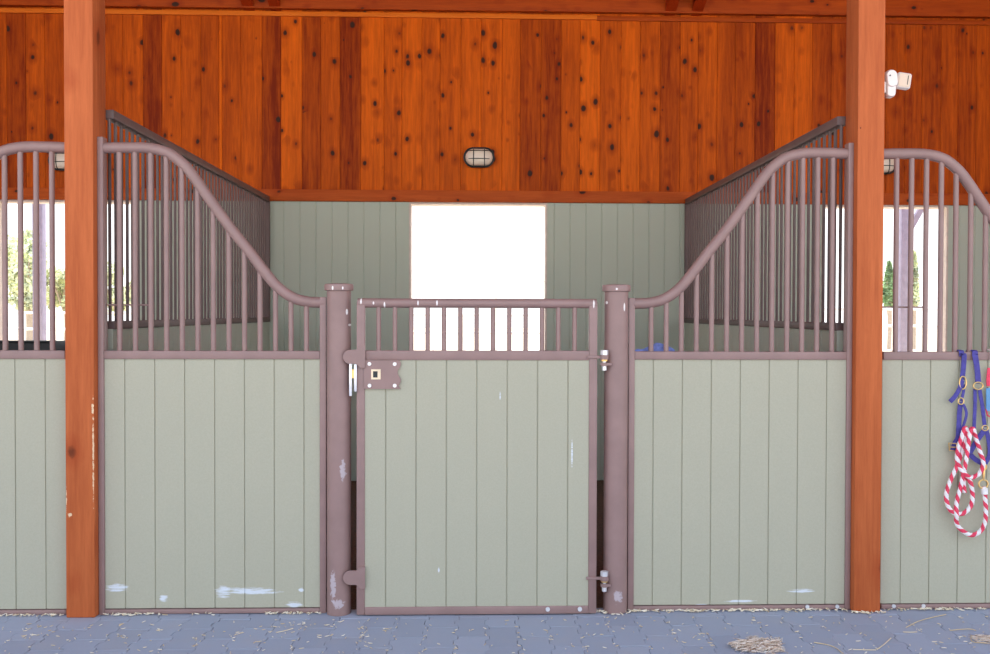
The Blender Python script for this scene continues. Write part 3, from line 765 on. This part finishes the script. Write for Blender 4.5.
# ------------------------------------------------------------------ straw and hay
def stalks(mb, pts, lmin, lmax, r, flat=.25, z0=.001):
    for (x, y, zz) in pts:
        l = random.uniform(lmin, lmax); a = random.uniform(0, PI); tlt = random.uniform(-flat, flat)
        d = Vector((math.cos(a), math.sin(a), 0)) * l / 2; bend = Vector((-d.y, d.x, 0)) * random.uniform(-.3, .3)
        c = Vector((x, y, z0 + zz + r)); e = Vector((0, 0, abs(tlt) * l / 2))
        mb.tube([c - d, c + bend, c + d + e], [r * .7, r, r * .6], 4)
m = MB(); pts = []
for (u0, u1, dens) in ((0, 62, 34), (104, 165, 36), (190, 215, 5), (265, 325, 42), (340, 348, 2), (596, 700, 85), (700, 850, 120), (850, 990, 95)):
    for _ in range(dens):
        u = random.uniform(u0, u1); base_y = -.030 - abs(random.gauss(0, .012)); x = at(u, 600, base_y).x
        if abs(abs(x - (lx0 + lx1) / 2)) < .09 or abs(x - (rx0 + rx1) / 2) < .09: base_y = PYF - .006 - abs(random.gauss(0, .01))
        pts.append((x, base_y, random.uniform(0, .006)))
pts += [(gx1 + .075 * math.cos(a), -.015 - .075 * abs(math.sin(a)), .002) for a in [random.uniform(PI, 2 * PI) for _ in range(22)]]
stalks(m, pts, .008, .030, .0030)
o = m.build('straw_litter', m_strawpale); tag(o, 'pale chopped straw gathered along the foot of the stall fronts', 'straw', kind='stuff')
m = MB(); pts = []
clusters = [(28, 638), (38, 600 + 28), (200, 640), (235, 637), (260, 645), (290, 628), (300, 628), (305, 630), (362, 633), (367, 640), (390, 634), (120, 640), (160, 632), (760, 629), (790, 618), (590, 640), (700, 640)]
for (u, v) in clusters:
    h = v - 315; d = F * 1.474 / h; y = CAM.y + d
    for _ in range(5): pts.append((at(u, v, y).x + random.gauss(0, .02), y + random.gauss(0, .02), 0))
for _ in range(750):
    y = random.uniform(-1.0, -.12); x = random.uniform(-2.6, 2.6)
    if random.random() < .45: x = round(x / PW) * PW + .04 + random.uniform(-.012, .012)   # caught in the joints
    pts.append((x, y, 0))
stalks(m, pts, .004, .024, .0020)
o = m.build('scattered_straw', m_straw); tag(o, 'tiny bits of straw scattered over the blue-grey paving', 'straw', kind='stuff')
def ground_pt(u, v):
    d = C2W @ Vector(((u - 495 - SHX) / F, 1, -(v - 327) / F)); return CAM + d * (-CAM.z / d.z)
c = ground_pt(758, 648); m = MB()
for _ in range(780):
    x = random.uniform(-.100, .090); lobe = .068 + .03 * math.sin(x * 31 + 1) + .015 * math.sin(x * 83)
    y = random.gauss(-.01, .55) * lobe
    if abs(y) > 1.25 * lobe: continue
    l = random.uniform(.012, .07) * (1 if abs(x) < .09 else 1.2); a = random.gauss(.12, .42); d = Vector((math.cos(a), math.sin(a), random.gauss(0, .12))) * l / 2
    p = Vector((x, y, .006 + abs(d.z) + .020 * random.random() * max(0, 1 - abs(y) / lobe))); m.tube([p - d, p + Vector((0, random.uniform(-.006, .006), .003)), p + d], [.0009, .0016, .0008], 4)
for _ in range(30):
    x = random.uniform(.08, .12); p = Vector((x, random.uniform(.02, .07), .01)); d = Vector((random.gauss(0, .4), random.gauss(0, .5), random.uniform(.2, 1))).normalized() * .018; m.tube([p, p + d], [.0014, .0008], 4)
o = m.build('hay_wisp', m_hay); o.location = (c.x, c.y, 0); tag(o, 'flat wisp of dry hay lying on the paving in front of the right-hand panel', 'hay', kind='stuff')
c = ground_pt(988, 640); m = MB()
for _ in range(120):
    a = random.uniform(0, 2 * PI); q = math.sqrt(random.random()); l = random.uniform(.02, .07); an = random.gauss(0, .6); d = Vector((math.cos(an), math.sin(an), 0)) * l / 2
    p = Vector((.06 * q * math.cos(a), .06 * q * math.sin(a), .003 + .01 * random.random() * (1 - q))); m.tube([p - d, p, p + d], [.001, .0013, .0008], 4)
o = m.build('hay_wisp', m_hay); o.location = (c.x, c.y, 0); tag(o, 'little wisp of hay on the paving at the right photo edge', 'hay', kind='stuff')
# single long stalks
ST = [([(906, 628), (918, 622), (932, 618), (946, 615)], 'straw stalk slanting up to the right below the blue halter'),
      ([(903, 632.5), (910, 632.8), (917, 632.5)], 'short straight straw stalk just under the long slanting one'),
      ([(814, 643), (826, 645), (835, 648), (843, 654)], 'bent straw stalk curving down to the photo bottom below the right post'),
      ([(853, 650), (866, 650.5), (876, 650.5)], 'straight straw stalk lying flat below the right post at photo bottom'),
      ([(877, 650), (884, 645), (891, 638.5)], 'short straw stalk slanting up beside the right end of the flat one'),
      ([(950, 631), (960, 630), (970, 629.6), (976, 631)], 'wavy straw stalk to the right of the short straight one'),
      ([(971, 636), (972, 642), (982, 643.5), (990, 644)], 'hooked straw stalk at the right photo edge by the small hay wisp'),
      ([(276, 633), (284, 631.5), (293, 629)], 'straw stalk in front of the left panel, near the latch post')]
for pts_, lab in ST:
    w = [ground_pt(u, v) for u, v in pts_]; c = sum(w, Vector()) / len(w)
    m = MB(); m.tube(spline([(p.x - c.x, p.y - c.y, .0028) for p in w], 5), .0021, 6)
    o = m.build('straw_stalk', m_straw); o.location = (c.x, c.y, 0); tag(o, lab, 'straw stalk', 'long straw stalks on the paving')

# ------------------------------------------------------------------ outdoors behind the back windows
FY = 11.5; GZ = -.062
def outz(v, Y, u=485): return at(u, v, Y).z
def fence(u0, u1, vtop, rails, posts, label, name='pipe_fence', Y=FY, col=m_fence):
    xa, xb = at(u0, 300, Y).x, at(u1, 300, Y).x
    r = empty(name, ((xa + xb) / 2, Y, GZ)); c = (xa + xb) / 2
    for v in rails:
        m = MB(); z = outz(v, Y) - GZ; m.tube([(xa - c, 0, z), (xb - c, 0, z)], .020, 10); m.build('rail', col, r)
    for u in posts:
        m = MB(); x = at(u, 300, Y).x - c; m.tube([(x, 0, 0), (x, 0, outz(vtop, Y) - GZ)], .026, 10); m.build('fence_post', col, r)
    tag(r, label, 'fence'); return r
fence(400, 494, 315, (315, 333, 352), (402, 433, 464, 493), 'pale pipe fence outside the middle window, left of the taller gate frame')
fence(495.5, 620, 281, (281, 315, 333, 352), (496, 525, 556, 590, 619), 'taller pale pipe gate frame outside the middle window on its right half', 'pipe_gate')
fence(-140, 300, 314, (314, 330, 350), (-120, -40, 55, 140, 220, 299), 'pale pipe fence outside the left window, before the broad trees')
fence(700, 1130, 306, (308, 325, 350), (702, 780, 850, 918, 1000, 1128), 'pale pipe fence outside the right window, before the slim trees')
def outpost(u, label, brace):
    Y = 6.4; x = at(u, 300, Y).x; r = empty('outdoor_post', (x, Y, GZ)); zt_ = at(u, 190, Y).z - GZ
    m = MB(); m.box((-.055, -.055, 0), (.055, .055, zt_), bev=.004); m.build('post_shaft', m_outpost, r)
    m = MB(); s_ = brace; p = [(s_ * .05, zt_ - .42), (s_ * .05, zt_ - .55), (s_ * .28, zt_ - .14), (s_ * .28, zt_ - .01)]
    if s_ > 0: m.prism(p, -.03, .03); m.build('diagonal_brace', m_outpost, r)
    m = MB(); m.box((-.75, -.04, zt_), (.75, .04, zt_ + .18)); m.build('cross_beam', m_outpost, r)
    tag(r, label, 'post', 'outdoor posts'); return r
outpost(39.5, 'pale post standing outdoors behind the left window', -1)
outpost(903.5, 'pale post with diagonal brace standing outdoors behind the right window', 1)
def tree(u, Y, wpx, v_top, v_bot, label, conical=False, mat=m_leaf, n=1500):
    x = at(u, 300, Y).x; zt_ = outz(v_top, Y, u) - GZ; zb = outz(v_bot, Y, u) - GZ; w = wpx * (Y - CAM.y) / F / 2
    r = empty('tree', (x, Y, GZ)); m = MB()
    m.tube(spline([(0, 0, 0), (.05, .03, zb * .6), (0, 0, zb + (zt_ - zb) * .6)], 4), .12 if not conical else .08, 10)
    for k in range(5):
        a = k * 1.3; m.tube([(0, 0, zb * .8), (math.cos(a) * w * .6, math.sin(a) * w * .6, zb + (zt_ - zb) * .55)], [.06, .02], 6)
    m.build('trunk', m_bark, r)
    m = MB(); blobs = [(Vector((random.gauss(0, w * .45), random.gauss(0, w * .4), zb + (zt_ - zb) * random.uniform(.0, .8))), w * random.uniform(.3, .5)) for _ in range(12)]
    for i in range(n):
        if conical:
            t = random.random() ** .8; rad = w * (1 - t) ** .7 * math.sin(min(1, t * 6 + .3) * PI / 2) * random.uniform(.5, 1.0); a = random.uniform(0, 2 * PI)
            p = Vector((rad * math.cos(a), rad * math.sin(a), zb + (zt_ - zb) * t))
        else:
            c_, rr = random.choice(blobs); d = Vector((random.gauss(0, 1), random.gauss(0, 1), random.gauss(0, 1))).normalized(); p = c_ + d * rr * random.uniform(.6, 1.05)
            p.z = min(p.z, zt_)
        e = random.uniform(.05, .12); a = Vector((random.gauss(0, 1), random.gauss(0, 1), random.gauss(0, 1))).normalized(); b = a.orthogonal().normalized()
        m.add([p - a * e, p + b * e * .6, p + a * e, p - b * e * .6], [(0, 1, 2, 3)])
    m.build('foliage', mat, r, smooth=False)
    tag(r, label, 'tree', 'trees beyond the paddock'); return r
tree(28, 27, 62, 222, 306, 'broad leafy tree seen through the left window, left of the outdoor post', n=3800)
tree(66, 29, 50, 250, 306, 'leafy tree seen through the left window, right of the outdoor post', n=2600)
tree(118, 28, 46, 262, 306, 'lower leafy tree seen through the partition bars beside the left timber post', n=2000)
tree(889, 30, 17, 262, 306, 'slim dark tree seen through the right window next to the right timber post', True, m_leafd, 1500)
tree(914, 30, 13, 252, 306, 'slim tree seen through the right window, right of the outdoor post', True, m_leaf, 1500)

# ------------------------------------------------------------------ light
w = bpy.data.worlds.new('world'); bpy.context.scene.world = w; w.use_nodes = True; nt = w.node_tree; nt.nodes.clear()
out = nt.nodes.new('ShaderNodeOutputWorld'); bgn = nt.nodes.new('ShaderNodeBackground'); nt.links.new(bgn.outputs[0], out.inputs[0])
tc = nt.nodes.new('ShaderNodeTexCoord'); sp = nt.nodes.new('ShaderNodeSeparateXYZ'); nt.links.new(tc.outputs['Generated'], sp.inputs[0])
cr = nt.nodes.new('ShaderNodeValToRGB'); nt.links.new(sp.outputs[2], cr.inputs[0])
e = cr.color_ramp.elements; e[0].position = 0; e[0].color = (.98, .985, 1, 1); e[1].position = .9; e[1].color = (.42, .60, .95, 1)
q = e.new(.25); q.color = (.88, .93, 1, 1)
nt.links.new(cr.outputs[0], bgn.inputs[0]); bgn.inputs[1].default_value = 1.15
sl = bpy.data.lights.new('sun', 'SUN'); sl.energy = 6.0; sl.angle = .009; sl.color = (1, .94, .85)
so = bpy.data.objects.new('sun', sl); C.objects.link(so)
d = Vector((.02, -.50, -.95)).normalized(); so.rotation_euler = d.to_track_quat('-Z', 'Y').to_euler()
vs = bpy.context.scene.view_settings
vs.view_transform = 'Standard'; vs.look = 'None'; vs.gamma = 1; vs.use_curve_mapping = False
vs.exposure = .9
bpy.context.scene.cycles.max_bounces = 10; bpy.context.scene.cycles.diffuse_bounces = 6
